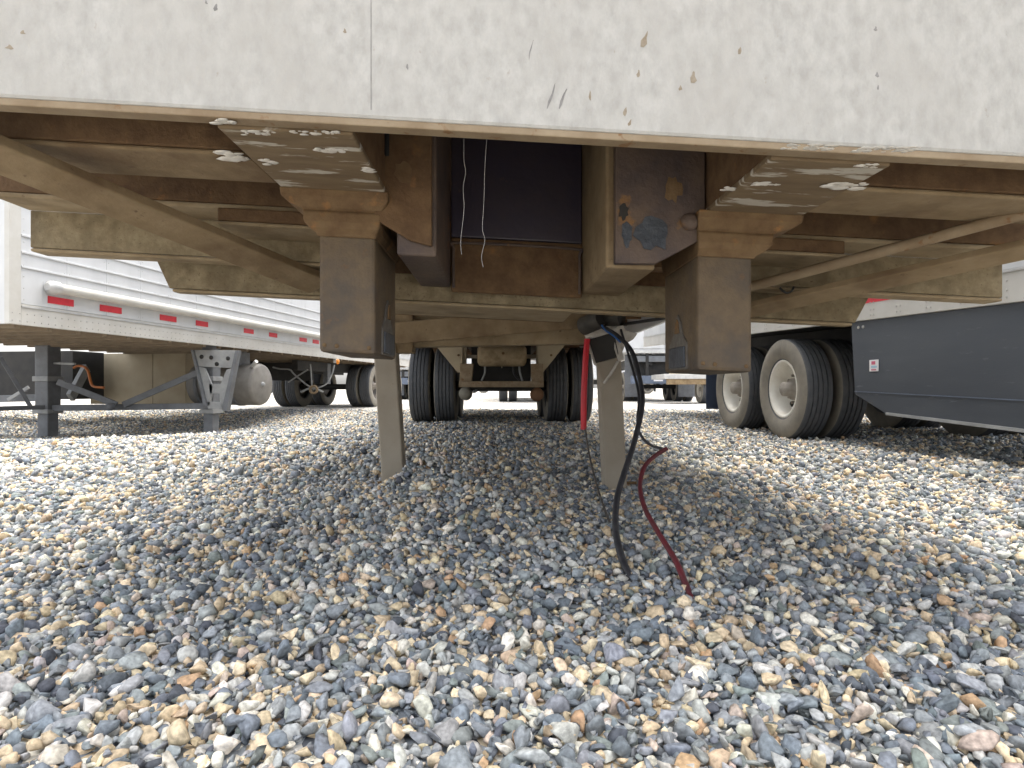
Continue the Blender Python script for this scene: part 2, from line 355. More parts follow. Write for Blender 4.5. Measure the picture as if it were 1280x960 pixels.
def hub_mesh(r, out):
    s = out; rr = 0.29 / 0.51 * r
    p = [(-s * 0.06, rr * 0.40), (s * 0.02, rr * 0.38), (s * 0.03, rr * 0.27), (s * 0.11, rr * 0.24), (s * 0.12, rr * 0.2), (s * 0.125, 0.001)]
    if s > 0: p = p[::-1]
    mb = MB().lathe(p, seg=24)
    for k in range(10):
        a = 2 * math.pi * k / 10; c = Vector((0, math.cos(a), math.sin(a))) * rr * 0.5
        mb.tube([c + Vector((-s * 0.06, 0, 0)), c + Vector((s * 0.0, 0, 0))], 0.014, 6)
    return mb.mesh('hub', 'hub')
TR, TW = 0.51, 0.285
TYRE = tyre_mesh(TR, TW, 'tyre')
RIM = {(m_, s): rim_mesh(TR, TW, m_, s) for m_ in ('rimw', 'rimd') for s in (1, -1)}
HUB = {s: hub_mesh(TR, s) for s in (1, -1)}
def wheel(parent, loc, out, m_, hub=True, rz=0.0):
    e = empty('wheel', loc, rz, parent)
    t = inst('tyre', TYRE, e); t.rotation_euler = (random.uniform(0, 6), 0, 0)
    inst('rim', RIM[(m_, out)], e)
    if hub: inst('hub', HUB[out], e)
    return e

# ------------------------------------------------------------------ the trailer overhead
ROLL = lambda x, y, z: -0.047 * x           # its nose leans to the right
X0, YAW = 0.0872, 0.025
T = empty('storage_trailer', (X0, 0, 0), YAW)
tag(T, 'dusty white trailer overhead, its rusty underframe and two stub posts over the gravel', 'trailer')
TI = (Matrix.Translation((X0, 0, 0)) @ Matrix.Rotation(YAW, 4, 'Z')).inverted()
def L(x, y, D): return TI @ P(x, y, D)
ZP, DF = 0.858, 0.95
def part(name, m, *boxes, bevel=0.004, shear=ROLL, parent=T):
    mb = MB()
    for bx in boxes: mb.box(*bx)
    return mb.build(name, m, parent, bevel, shear)
# body
nose = part('nose_panel', 'nose', (-1.30, 1.30, DF, DF + 0.035, ZP + 0.006, 3.9), bevel=0.006)
mb = MB(); mb.box(-0.2825, -0.2815, DF - 0.0006, DF + 0.001, ZP + 0.02, 3.85); mb.build('seam', 'scuff', nose, shear=ROLL)
def stain(x, y, wx, hy, m_, lean=0.0, n_=9):
    c = L(x, y, DF); k = DF / F; pts = []
    for i in range(n_):
        a = 2 * math.pi * i / n_; r = random.uniform(0.55, 1.1)
        pts.append((c.x + (wx * math.cos(a) * r * (1.0 if math.sin(a) < 0 else 0.45) + lean * math.sin(a)) * k, DF - 0.0004, c.z + hy * math.sin(a) * r * k))
    MB().prism(pts, (0, 0.0012, 0)).build('rust_stain' if m_ == 'stain' else 'scuff_mark', m_, nose, fix=True)
for (x, y, wx, hy, m_, ln_) in ((807, 46, 6, 12, 'stain', 3), (868, 93, 6, 9, 'stain', 0), (852, 108, 3, 4, 'stain', 0), (799, 90, 3, 6, 'stain', 0), (689, 122, 3, 18, 'scuff', 5), (704, 122, 3, 18, 'scuff', 5),
                                (782, 138, 4, 7, 'stain', 1), (788, 152, 3, 6, 'stain', 1), (738, 118, 2, 7, 'stain', 0), (275, 16, 4, 5, 'scuff', 0), (263, 10, 3, 3, 'scuff', 0), (433, 43, 4, 4, 'stain', 0),
                                (26, 68, 6, 4, 'stain', 0), (41, 50, 5, 3, 'stain', 0), (664, 60, 1.4, 16, 'scuff', 3), (1101, 30, 3, 3, 'scuff', 0), (1103, 88, 3, 4, 'scuff', 0), (1104, 104, 2, 3, 'scuff', 0), (927, 60, 4, 5, 'stain', 0), (510, 86, 3, 4, 'scuff', 0)):
    stain(x, y, wx, hy, m_, ln_)
part('bottom_lip', 'lip', (-1.30, 1.30, DF + 0.003, DF + 0.03, ZP - 0.004, ZP + 0.008), bevel=0.002)
part('side_wall', 'van', (-1.30, -1.27, DF + 0.037, 12.6, 1.06, 3.9)); part('side_wall', 'van', (1.27, 1.30, DF + 0.037, 12.6, 1.06, 3.9))
part('roof', 'van', (-1.30, 1.30, DF, 12.6, 3.902, 3.94)); part('rear_wall', 'van', (-1.265, 1.265, 12.57, 12.6, 1.06, 3.9))
part('floor', 'rust', (-1.268, 1.268, DF + 0.04, 12.56, 1.228, 1.25))
# first cross member behind the lip, between and outside the plates
for (a, c) in ((-1.27, -0.535), (0.56, 1.27)):
    o = part('cross_member', 'rust', (a, c, 1.115, 1.128, ZP + 0.006, 1.225))
    part('flange', 'dust', (a, c, 1.113, 1.262, ZP - 0.004, ZP + 0.005), parent=o)
# plates under the longitudinal beams
for i, (a, c) in enumerate(((-0.533, -0.318), (0.360, 0.558))):
    pl = part('beam_plate', 'plate', (a, c, DF + 0.032, 1.33, ZP - 0.008, ZP + 0.004), bevel=0.003)
    pl['label'] = 'steel plate scraped and smeared with white'
    part('beam_web', 'rust', (a + 0.09, c - 0.09, DF + 0.04, 1.50, ZP + 0.004, 1.225))
    part('gusset', 'rust', (a + 0.004 if i else c - 0.016, a + 0.016 if i else c - 0.004, DF + 0.04, 1.50, ZP + 0.004, 1.225))
def blob(name, x, y, D, rx, rz, parent, m_='smear', lump=5):
    """a daub of white grease sitting on the underside at that spot"""
    c = L(x, y, D); mb = MB()
    for k in range(lump * 3):
        a = rx * (random.uniform(-0.75, 0.75)); r = rz * random.uniform(0.25, 0.75)
        cc = c + Vector((a, random.uniform(-0.9, 0.9) * rz, random.uniform(-0.04, 0.04) * rz))
        pr = [(-r * 0.35, 0.0005), (-r * 0.28, r * 0.5), (0, r * 0.8), (r * 0.3, r * 0.45), (r * 0.36, 0.0005)]
        mb2 = MB().lathe([(h, q_) for h, q_ in pr], (0, 0, 0), 'z', 10)
        ex = random.uniform(1.0, 1.9)
        mb.add([(cc.x + vx * ex * random.uniform(0.85, 1.15), cc.y + vy * random.uniform(0.85, 1.15), cc.z + vz * 0.4) for vx, vy, vz in mb2.v], mb2.f, True)
    o = mb.build(name, m_, parent, fix=True); o['kind'] = 'stuff'
    return o
plates = [o for o in T.children if o.name.startswith('beam_plate')]
def onplate(x, y): # distance where that pixel meets the plates' underside
    u = 0
    D = 1.1
    for _ in range(6):
        u = L(x, y, D).x; D = (ZP - 0.008 - 0.047 * u - CAM_H) * F / (HY - y)
    return D
for (x, y, rx, rz, pi) in ((292, 196, 0.020, 0.021, 0), (335, 202, 0.016, 0.014, 0), (460, 212, 0.004, 0.012, 0), (418, 188, 0.040, 0.010, 0), (395, 166, 0.05, 0.009, 0), (330, 166, 0.05, 0.009, 0), (280, 152, 0.02, 0.01, 0),
                           (1056, 232, 0.045, 0.018, 1), (960, 230, 0.042, 0.010, 1), (1010, 184, 0.05, 0.011, 1), (1110, 187, 0.06, 0.010, 1), (912, 236, 0.012, 0.010, 1), (1085, 207, 0.03, 0.008, 1)):
    blob('grease_smear', x, y, onplate(x, y), rx, rz, plates[pi], lump=10 if rx > 0.02 else 5)
# stub posts with stepped, flared heads
def stub(side):
    cu = -0.4045 if side < 0 else 0.4045
    fl = [(ZP - 0.006, 0.112, 1.268), (0.836, 0.111, 1.270), (0.826, 0.103, 1.276), (0.816, 0.088, 1.284), (0.813, 0.082, 1.290), (0.808, 0.081, 1.284), (0.788, 0.080, 1.284), (0.776, 0.073, 1.288), (0.766, 0.064, 1.296), (0.760, 0.062, 1.298)]
    oc = -0.02 if side < 0 else 0.045
    ring = lambda z, hw, v0, v1, sh: [(cu + sh - hw, v0, z), (cu + sh + hw, v0, z), (cu + sh + hw, v1, z), (cu + sh - hw, v1, z)]
    e = MB().loft([ring(z, hw, v0, 1.56 + (1.30 - v0), oc * (hw - 0.06) / 0.052) for z, hw, v0 in fl][::-1]).build('post_head', 'head', T, 0.003, ROLL, fix=True)
    p = MB().box(cu - 0.0595, cu + 0.0595, 1.30, 1.56, 0.515, 0.766).build('stub_post', 'stub', T, 0.008, ROLL)
    s = 1 if side < 0 else -1                                  # inner flank
    u = cu + s * 0.0595
    pr = [(1.365, 0.519), (1.505, 0.519), (1.50, 0.580), (1.470, 0.602), (1.455, 0.632), (1.435, 0.650), (1.415, 0.632), (1.400, 0.602), (1.368, 0.580)]
    MB().prism([(u - s * 0.002, a, c) for a, c in pr], (s * 0.006, 0, 0)).build('worn_patch', 'patchg', p, 0.001, ROLL)
    MB().prism([(u + s * 0.003, a, c) for a, c in [(1.372, 0.523), (1.497, 0.523), (1.493, 0.572), (1.376, 0.572)]], (s * 0.005, 0, 0)).build('dark_square_plate', 'tar', p, 0.003, ROLL)  # dark square plate low on the inner flank
    MB().prism([(u + s * 0.003, a, c) for a, c in [(1.418, 0.604), (1.452, 0.604), (1.446, 0.63), (1.435, 0.64), (1.424, 0.63)]], (s * 0.004, 0, 0)).build('rust_spot', 'head', p, 0.002, ROLL)
    for du, zz in ((-0.048, 0.530), (-0.022, 0.529), (0.046, 0.528)):
        MB().lathe([(-0.003, 0.0004), (-0.0025, 0.004), (0.001, 0.005)], (cu + du, 1.30, zz), 'y', 8).build('bolt_head', 'head', p, 0, ROLL, fix=True)
    return p
stub(-1); stub(1)
# coupler plate and the two deep beams either side of it
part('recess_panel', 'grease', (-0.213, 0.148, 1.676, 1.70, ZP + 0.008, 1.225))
lb = part('deep_beam', 'beamdark', (-0.300, -0.215, 1.30, 1.70, 0.729, 1.225), bevel=0.006)
MB().prism([(-0.224, 1.285, 0.748), (-0.27, 1.285, 0.758), (-0.345, 1.285, 0.80), (-0.345, 1.285, 1.225), (-0.224, 1.285, 1.225)], (0, 0.013, 0)).build('front_plate', 'rust', lb, 0.003, ROLL)
def patch(name, m_, cu, cz, ru, rz, v, parent):
    pts = []
    for i in range(15):
        a = 2 * math.pi * i / 15; r = random.uniform(0.62, 1.12); pts.append((cu + ru * math.cos(a) * r, v, cz + rz * math.sin(a) * r))
    return MB().prism(pts, (0, 0.006, 0)).build(name, m_, parent, 0, ROLL, fix=True)
patch('rust_patch', 'head', -0.282, 0.90, 0.022, 0.028, 1.2835, lb)
part('edge_strip', 'black', (-0.322, -0.312, 1.276, 1.284, 0.93, 1.225), parent=lb)
rb = part('deep_beam', 'dust', (0.150, 0.258, 1.32, 1.70, 0.729, 1.225), bevel=0.006)
MB().prism([(0.166, 1.295, 0.735), (0.252, 1.295, 0.738), (0.30, 1.295, 0.765), (0.36, 1.295, 0.80), (0.36, 1.295, 1.225), (0.166, 1.295, 1.225)], (0, 0.023, 0)).build('front_plate', 'beamdark', rb, 0.003, ROLL)
patch('tar_patch', 'tar', 0.245, 0.805, 0.042, 0.048, 1.2925, rb)
patch('tar_patch', 'tar', 0.19, 0.80, 0.012, 0.03, 1.2932, rb); patch('tar_patch', 'black', 0.183, 0.845, 0.012, 0.018, 1.2928, rb); patch('rust_patch', 'head', 0.29, 0.90, 0.02, 0.03, 1.2935, rb)
MB().lathe([(-0.014, 0.0005), (-0.013, 0.012), (-0.006, 0.018), (0.004, 0.019)], (0.325, 1.292, 0.83), 'y', 14).build('bolt_head', 'beamdark', rb, 0, ROLL, fix=True)
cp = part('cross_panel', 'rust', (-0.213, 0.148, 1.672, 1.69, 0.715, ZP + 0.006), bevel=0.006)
MB().tube(spline([(-0.205, 1.668, 0.725), (-0.205, 1.668, 0.83), (-0.19, 1.668, 0.848), (0.125, 1.668, 0.848), (0.14, 1.668, 0.83), (0.14, 1.668, 0.725)], 6), 0.004, 8).build('weld_bead', 'beamdark', cp, 0, ROLL)
# deep cross members
def zcross(u0, u1, cut=0.0, m_='speck'):
    pts = [(u0, 1.60, ZP), (u1, 1.60, ZP), (u1, 1.60, 0.762), (u0, 1.60, 0.762)]
    o = MB().prism(pts, (0, 0.012, 0)).build('deep_cross_member', m_, T, 0.003, ROLL)
    part('ledge', 'dustl', (u0, u1, 1.478, 1.598, ZP - 0.002, ZP + 0.010), parent=o)
    part('upper_web', 'rust', (u0, u1, 1.480, 1.492, ZP + 0.011, 1.225), parent=o)
    part('bottom_flange', 'dustl', (u0, u1, 1.600, 1.66, 0.752, 0.761), parent=o)
zcross(-1.29, -0.47); zcross(0.47, 1.27)
for (a, c) in ((-0.75, -0.47), (0.47, 0.76)):
    o = part('stiffener_box', 'rust', (a, c, 1.46, 1.597, 0.822, ZP - 0.004))
    part('bottom_flange', 'dustl', (a, c, 1.455, 1.598, 0.812, 0.821), parent=o)
pts = [(-1.03, 1.71, 0.765), (0.975, 1.71, 0.765), (0.935, 1.71, 0.690), (-0.995, 1.71, 0.690)]
o = MB().prism(pts, (0, 0.012, 0)).build('rear_cross_member', 'speck', T, 0.003, ROLL)
part('bottom_flange', 'dustl', (-0.985, 0.925, 1.706, 1.745, 0.680, 0.689), parent=o)
part('bottom_plate', 'dustl', (-0.46, 0.13, 1.747, 1.98, 0.680, 0.690), parent=o)
part('web_plate', 'rust', (-0.46, 0.13, 1.985, 1.997, 0.680, 1.09), parent=o)
# slanting braces and the pipe
def brace(name, m_, a, b2, wd, ht, up=(0, 0, 1)):
    return MB().bar(a, b2, wd, ht, up).build(name, m_, T, 0.003)
e1, e2 = L(400, 356, 1.655), L(0, 194, 1.06); brace('slanting_brace', 'dust', e1, e1 + (e2 - e1) * 1.35, 0.085, 0.022, (0, 0.5, 0.87))
e1, e2 = L(925, 390, 1.68), L(1280, 312, 1.30); brace('slanting_brace', 'dust', e1, e1 + (e2 - e1) * 1.4, 0.062, 0.018, (0, 0.45, 0.9))
e1, e2 = L(925, 362, 1.60), L(1280, 267, 1.22)
MB().tube([e1, e1 + (e2 - e1) * 1.4], 0.0125, 12).build('air_pipe', 'lip', T)
hk = spline([L(975, 360, 1.57), L(979, 364, 1.56), L(985, 366, 1.56), L(990, 363, 1.56), L(992, 359, 1.57)], 4)
MB().tube(hk, 0.003, 6).build('pipe_clip', 'black', T)
# landing gear
LD = 2.8
def leg(xt, xb, yb, D=LD, top=(420,)):
    a, b2 = L(xb, yb, D), L(xt, top[0], D)
    o = MB().bar(a, b2, 0.10, 0.10, (0, 1, 0)).build('landing_leg', 'leg', T, 0.006)
    return o, a
l1, f1 = leg(482, 494, 614); l2, f2 = leg(759, 768, 616)
MB().box(f2.x - 0.045, f2.x + 0.075, f2.y - 0.06, f2.y + 0.06, f2.z - 0.03, f2.z + 0.02).build('foot', 'steellg', l2, 0.004)
MB().box(f1.x - 0.06, f1.x + 0.06, f1.y - 0.06, f1.y + 0.06, f1.z - 0.03, f1.z + 0.015).build('foot', 'steellg', l1, 0.004)
pin = MB().tube([f2 + Vector((0.03, -0.03, 0.05)), f2 + Vector((0.095, -0.03, 0.05))], 0.007, 8).build('pin', 'head', l2)
c = f2 + Vector((0.085, -0.03, 0.05))
MB().tube([c + Vector((math.cos(t) * 0.016, 0, math.sin(t) * 0.026)) for t in np.linspace(0, 2 * math.pi, 17)], 0.003, 6).build('pin_ring', 'steelg', l2)
MB().tube([f1 + Vector((-0.075, -0.03, 0.045)), f1 + Vector((0.0, -0.03, 0.045))], 0.006, 8).build('pin', 'head', l1)
MB().bar(f1 + Vector((-0.07, -0.03, 0.0)), f1 + Vector((-0.07, -0.03, 0.06)), 0.008, 0.02).build('pin_clip', 'head', l1)
a, b2 = L(440, 414, 2.86), L(742, 408, 2.86)
MB().bar(a, b2, 0.09, 0.165).build('landing_beam', 'dustl', T, 0.005)
MB().bar(L(455, 420, 2.74), L(760, 394, 2.74), 0.016, 0.098).build('diagonal_brace', 'dust', T, 0.003)
MB().bar(L(775, 406, 2.7), L(860, 393, 2.3), 0.012, 0.012).build('brake_line', 'black', T)
for u in (-0.52, 0.40):
    part('leg_post', 'dust', (u - 0.05, u + 0.05, 2.78, 2.88, 0.62, 1.225), shear=None)
# main rails back to the wheels
for u in (-0.48, 0.36):
    part('frame_rail', 'rust', (u, u + 0.12, 2.92, 11.5, 1.0, 1.09), shear=None)
for v in np.arange(3.2, 12.3, 0.6):
    part('floor_beam', 'rust', (-1.25, 1.25, v, v + 0.05, 1.10, 1.22), bevel=0, shear=lambda x, y, z: 0.0)
# wheels
BD = 8.4
for v in (BD, BD + 1.27):
    for s in (-1, 1):
        wheel(T, (s * 1.072 - 0.03, v, TR), s, 'rimd'); wheel(T, (s * 0.742 - 0.03, v, TR), s, 'rimd', False)
    MB().tube([(-1.05, v, TR - 0.02), (0.99, v, TR - 0.02)], 0.065, 14).build('axle', 'black', T)
for s, xa, xb, xc in ((-1, 538, 578, 578), (1, 712, 673, 673)):
    MB().prism([L(xa, 424, 7.75), L(xb, 424, 7.75), L(xc, 465.5, 7.75), L(xc + s * 6, 465.5, 7.75)], (0, 0.02, 0)).build('mudguard_panel', 'crate', T, 0.002)
    MB().lathe([(-0.012, 0.0005), (-0.012, 0.014), (0.0, 0.015)], L(573 if s < 0 else 689, 444, 7.745), 'y', 10).build('bolt', 'head', T)
def pbox(name, m_, x0, x1, y0, y1, D, dep, bevel=0.005, parent=T):
    a, b2 = L(x0, y1, D), L(x1, y0, D); return MB().box(a.x, b2.x, a.y, a.y + dep, a.z, b2.z).build(name, m_, parent, bevel)
pbox('hanger_post', 'crate', 578, 583, 424, 456, 7.8, 0.1); pbox('hanger_post', 'crate', 670.5, 675, 424, 456, 7.8, 0.1)
pbox('tank_bracket', 'leg', 583, 596, 443.5, 448, 7.86, 0.04); pbox('tank_bracket', 'leg', 658, 670.5, 443, 448, 7.86, 0.04)
for xs in (((575, 592, 589.5, 574.5)), ((664, 679, 679.5, 664.5))):
    MB().prism([L(xs[0], 454.5, 7.7), L(xs[1], 454.5, 7.7), L(xs[2], 478, 7.7), L(xs[3], 478, 7.7)], (0, 0.16, 0)).build('spring_hanger', 'lip', T, 0.006)
pbox('equalizer_bar', 'lip', 573.5, 680, 476.5, 484, 7.65, 0.08)
pbox('slider_crossbar', 'black', 578, 676, 484, 489, 7.95, 0.1)
a, b2 = L(597, 444.5, 7.72), L(658, 444.5, 7.72); h = b2.x - a.x
MB().lathe([(h, 0.0005), (h, 0.09), (h - 0.02, 0.125), (h - 0.05, 0.138), (0.05, 0.138), (0.02, 0.125), (0, 0.09), (0, 0.0005)][::-1], a, 'x', 32).build('air_tank', 'dustl', T)
MB().lathe([(-0.02, 0.0005), (-0.02, 0.016), (0, 0.018)], L(629, 441.5, 7.575), 'y', 12).build('tank_plug', 'head', T)
MB().tube([L(627, 456, 7.72), L(627.5, 460, 7.72)], 0.008, 8).build('drain_valve', 'leg', T)
for (x, y, m_) in ((582, 492, 'greyc'), (671, 493, 'brownc')):
    cc = L(x, y, 7.95); MB().lathe([(-0.10, 0.0005), (-0.098, 0.05), (-0.07, 0.083), (0.0, 0.09), (0.08, 0.085), (0.12, 0.04)], cc, 'y', 26).build('brake_chamber', m_, T)
for pts in ([(606, 457), (606, 466), (602, 476)], [(649, 457), (650, 466), (653, 476)], [(641, 457), (643, 468), (650, 476)]):
    MB().tube(spline([L(x, y, 7.8) for x, y in pts]), 0.013, 8).build('air_hose', 'steellg' if pts[0][0] != 641 else 'cable', T)
MB().bar(L(592, 490, 7.85), L(604, 484, 8.2), 0.02, 0.03).build('push_rod', 'steellg', T)
MB().box(-0.42, 0.36, 8.0, 8.03, 0.48, 1.05).build('frame_shadow_panel', 'black', T)  # black sheet added to stand for the shade between the wheels
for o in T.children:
    if o.name.startswith('frame_shadow_panel'): o.name = 'bogie_shade_panel'

# ------------------------------------------------------------------ wires hanging at the right leg
hr = empty('hose_bundle', P(757, 402, 2.7)); tag(hr, 'short black hose ends bundled on top of the landing leg', 'hose')
def hw(pts): return [Vector(p) - hr.location for p in pts]
for (xa, ya, xb, yb, r) in ((729, 408, 752, 398, 0.040), (748, 399, 777, 397.5, 0.033)):
    a, b2 = hw([P(xa, ya, 2.70), P(xb, yb, 2.62)])
    d = (b2 - a); pts = [a + d * t for t in np.linspace(0, 1, 9)]
    MB().tube(pts, [r * (1.0 + 0.03 * (k % 2)) for k in range(9)], 18, cap=False).build('hose_end', 'hose', hr)
    MB().tube([b2 - d * 0.9, b2 - d * 0.1], r * 0.78, 14).build('hose_bore', 'black', hr)
wr = empty('tape_wrap', P(757, 430, 2.72)); tag(wr, 'loose silver tape wrap with a black square hanging on the landing leg', 'wrap')
def ww(pts): return [Vector(p) - wr.location for p in pts]
def sheet(name, m_, pix, D, parent, off_, th=0.006):
    return MB().prism(off_([P(x, y, d) for (x, y), d in zip(pix, D)]), (0, th, 0)).build(name, m_, parent, 0.002, fix=True)
sheet('wrap_top', 'tape', [(727, 411), (752, 401), (778, 404), (786, 420), (760, 417), (734, 426)], [2.70, 2.64, 2.66, 2.70, 2.66, 2.69], wr, ww)
sheet('wrap_side', 'tape', [(733, 424), (742, 455), (747, 459), (745, 452), (737, 421)], [2.68] * 5, wr, ww, 0.01)
sheet('black_square', 'black', [(736, 424), (768, 416), (774, 446), (745, 454)], [2.67, 2.655, 2.66, 2.675], wr, ww, 0.03)
sheet('wrap_flap', 'leg', [(745, 455), (774, 446), (773, 455), (756, 481), (749, 474)], [2.69, 2.68, 2.67, 2.70, 2.71], wr, ww, 0.004)
MB().tube(spline(ww([P(772, 452, 2.665), P(766, 463, 2.66), P(755, 479, 2.69)])), 0.006, 8).build('fold', 'tape', wr)
sheet('wrap_tail', 'tape', [(768, 418), (784, 413), (797, 417), (792, 424), (782, 430), (778, 440), (780, 450), (773, 452), (768, 436)], [2.66, 2.68, 2.70, 2.70, 2.68, 2.66, 2.66, 2.66, 2.655], wr, ww)
def cable(name, m_, pts, r, label, cat='cable'):
    w3 = [P(*p) for p in pts]; base = w3[-1].copy()
    o = MB().tube(spline([p - base for p in w3], 10), r, 10).build(name, m_); o.location = base
    return tag(o, label, cat)
cable('thick_cable', 'cable', [(752, 408, 2.60), (772, 420, 2.60), (790, 440, 2.50), (800, 475, 2.38), (803, 505, 2.28), (793, 552, 2.12), (780, 592, 1.98), (771, 625, 1.84), (770, 665, 1.66), (780, 705, 1.50), (799, 741, 1.372)], 0.0095, 'thick black cable hanging from the hose bundle down to the gravel')
cable('thin_cable', 'cable', [(776, 412, 2.60), (786, 445, 2.52), (798, 490, 2.36), (797, 530, 2.28), (803, 547, 2.24), (815, 557, 2.20), (833, 562, 2.16)], 0.0052, 'thin black cable curling to the frayed top of the maroon cable')
cable('maroon_cable', 'maroon', [(833, 561, 2.16), (820, 569, 2.12), (806, 583, 2.06), (800, 607, 1.96), (806, 635, 1.82), (822, 664, 1.66), (844, 700, 1.49), (857, 730, 1.38), (866, 753, 1.31)], 0.0075, 'dark maroon cable curving up from the gravel beside the thick black one')
cable('red_hose', 'redc', [(734, 424, 2.66), (732, 450, 2.65), (730, 490, 2.64), (729.5, 537, 2.63)], 0.0135, 'bright red hose hanging straight down from the silver wrap', 'hose')
cable('thin_wire', 'cabled', [(731, 530, 2.63), (735, 560, 2.58), (744, 600, 2.42), (757, 640, 2.10), (772, 675, 1.80), (786, 706, 1.58), (806, 724, 1.455), (835, 735, 1.395), (880, 748, 1.325)], 0.0042, 'thin dark wire running from the red hose end along the gravel', 'wire')
cable('blue_wire', 'blue', [(752, 406, 2.59), (757, 413, 2.585), (766, 419, 2.585), (776, 428, 2.585)], 0.004, 'short blue wire looping over the silver wrap', 'wire')
for i, (pts, lab) in enumerate((([(580, 166, 1.10), (580, 200, 1.11), (582, 215, 1.11), (579, 235, 1.11), (580, 262, 1.12), (576, 300, 1.13), (577, 318, 1.13)], 'pale wavy thread under the trailer lip beside the deep left beam'),
                               ([(609, 166, 1.10), (606, 210, 1.11), (605, 250, 1.12), (603, 285, 1.12), (606, 300, 1.13), (602, 320, 1.13), (604, 334, 1.13)], 'pale straight thread hanging before the dark coupler plate'))):
    cable('hanging_thread', 'thread', pts, 0.00038, lab, 'thread')

# ------------------------------------------------------------------ riveted van trailers
def rivets(name, parent, pts, nrm, r=0.007):
    mb = MB(); nrm = Vector(nrm); a = nrm.orthogonal().normalized(); b_ = nrm.cross(a)
    for p in pts:
        p = Vector(p); ring = [p + (a * math.cos(t) + b_ * math.sin(t)) * r for t in np.linspace(0, 2 * math.pi, 7)[:-1]]
        top = [p + (a * math.cos(t) + b_ * math.sin(t)) * r * 0.5 + nrm * r * 0.6 for t in np.linspace(0, 2 * math.pi, 7)[:-1]]
        mb.add(ring + top, [(k, (k + 1) % 6, 6 + (k + 1) % 6, 6 + k) for k in range(6)] + [tuple(range(6, 12))])
    o = mb.build(name, 'rivet', parent); o['kind'] = 'stuff'; return o

# left van: local x = 0 at the side that faces the yard, body to -x, y along its length
AL = math.atan(0.157)
LV = empty('van_trailer', (-5.554, 0, 0), -AL)
tag(LV, 'white riveted van trailer with red tape and crank landing gear', 'trailer')
LVI = (Matrix.Translation((-5.554, 0, 0)) @ Matrix.Rotation(-AL, 4, 'Z')).inverted()
def LL(x, y, D): return LVI @ P(x, y, D)
def sx(x):     # length along the side where the photo column x meets it
    D = 5.554 / (0.157 + (HX - x) / F) if True else 0
    return (LVI @ Vector(((x - HX) * D / F, D, 0))).y
Y0, Y1, WD = sx(11), 17.3, 2.55
lp = lambda name, m_, bx, bevel=0.003, parent=LV: MB().box(*bx).build(name, m_, parent, bevel)
ns = 23; ws = (Y1 - Y0 - 0.12) / ns
pm = MB().box(-0.03, -0.004, 0.0015, ws - 0.0015, 1.262, 3.95).mesh('side_panel', 'van')
for k in range(ns): inst('side_panel', pm, LV, (0, Y0 + 0.12 + k * ws, 0))
lp('corner_post', 'rail', (-0.05, 0.004, Y0, Y0 + 0.118, 1.06, 3.95))
lp('bottom_rail', 'rail', (-0.05, 0.002, Y0 + 0.12, Y1, 1.06, 1.258))
lp('rail_trim', 'alu', (0.0025, 0.012, Y0 + 0.12, Y1, 1.225, 1.242), 0.002)
for z in (1.60, 1.74, 1.90, 2.2, 2.6, 3.1): lp('side_bead', 'van', (-0.0035, 0.010, Y0 + 0.12, Y1, z, z + 0.022), 0.004)
tb = MB().tube([(0.055, sx(64), 1.455), (0.055, Y1, 1.455)], 0.052, 16).build('side_tube', 'rail', LV)
MB().tube([(0.055, sx(64) - 0.10, 1.455), (0.055, sx(64) - 0.07, 1.455), (0.055, sx(64) + 0.02, 1.455)], [0.035, 0.066, 0.066], 16).build('tube_cap', 'alu', tb)
for (a, c) in ((60, 92), (125, 152), (200, 220.5), (245, 260), (305, 317), (336.5, 346.5), (374.5, 383.5), (391, 398.5)):
    lp('red_tape', 'red', (-0.0035, 0.003, sx(a), sx(c), 1.305, 1.375), 0)
rv = []
y = Y0 + 0.03
while y < 12.5:
    for z in (1.095, 1.165): rv.append((0.0025 if y > Y0 + 0.12 else 0.0045, y, z))
    y += 0.075 if y < 8.4 else 0.15
rivets('rail_rivets', LV, rv, (1, 0, 0), 0.008)
rivets('panel_rivets', LV, [(-0.0035, Y0 + 0.12 + k * ws + d, z) for k in range(ns) for d in (-0.03, 0.03) for z in np.arange(1.30, 2.9, 0.11)], (1, 0, 0), 0.005)
lp('front_wall', 'van', (-WD, -0.052, Y0 + 0.01, Y0 + 0.05, 1.06, 3.95)); lp('far_wall', 'van', (-WD, -WD + 0.03, Y0 + 0.055, Y1, 1.06, 3.95))
lp('rear_wall', 'van', (-WD + 0.032, -0.052, Y1 - 0.04, Y1, 1.06, 3.95)); lp('roof', 'van', (-WD, 0, Y0, Y1, 3.952, 3.98))
lp('floor', 'floor', (-WD + 0.032, -0.052, Y0 + 0.052, Y1 - 0.042, 1.13, 1.16))
fm = MB().box(-WD + 0.04, -0.053, 0, 0.055, 1.03, 1.128).mesh('floor_beam', 'floor')
for y in np.arange(Y0 + 0.1, Y1 - 0.2, 0.34): inst('floor_beam', fm, LV, (0, y, 0))
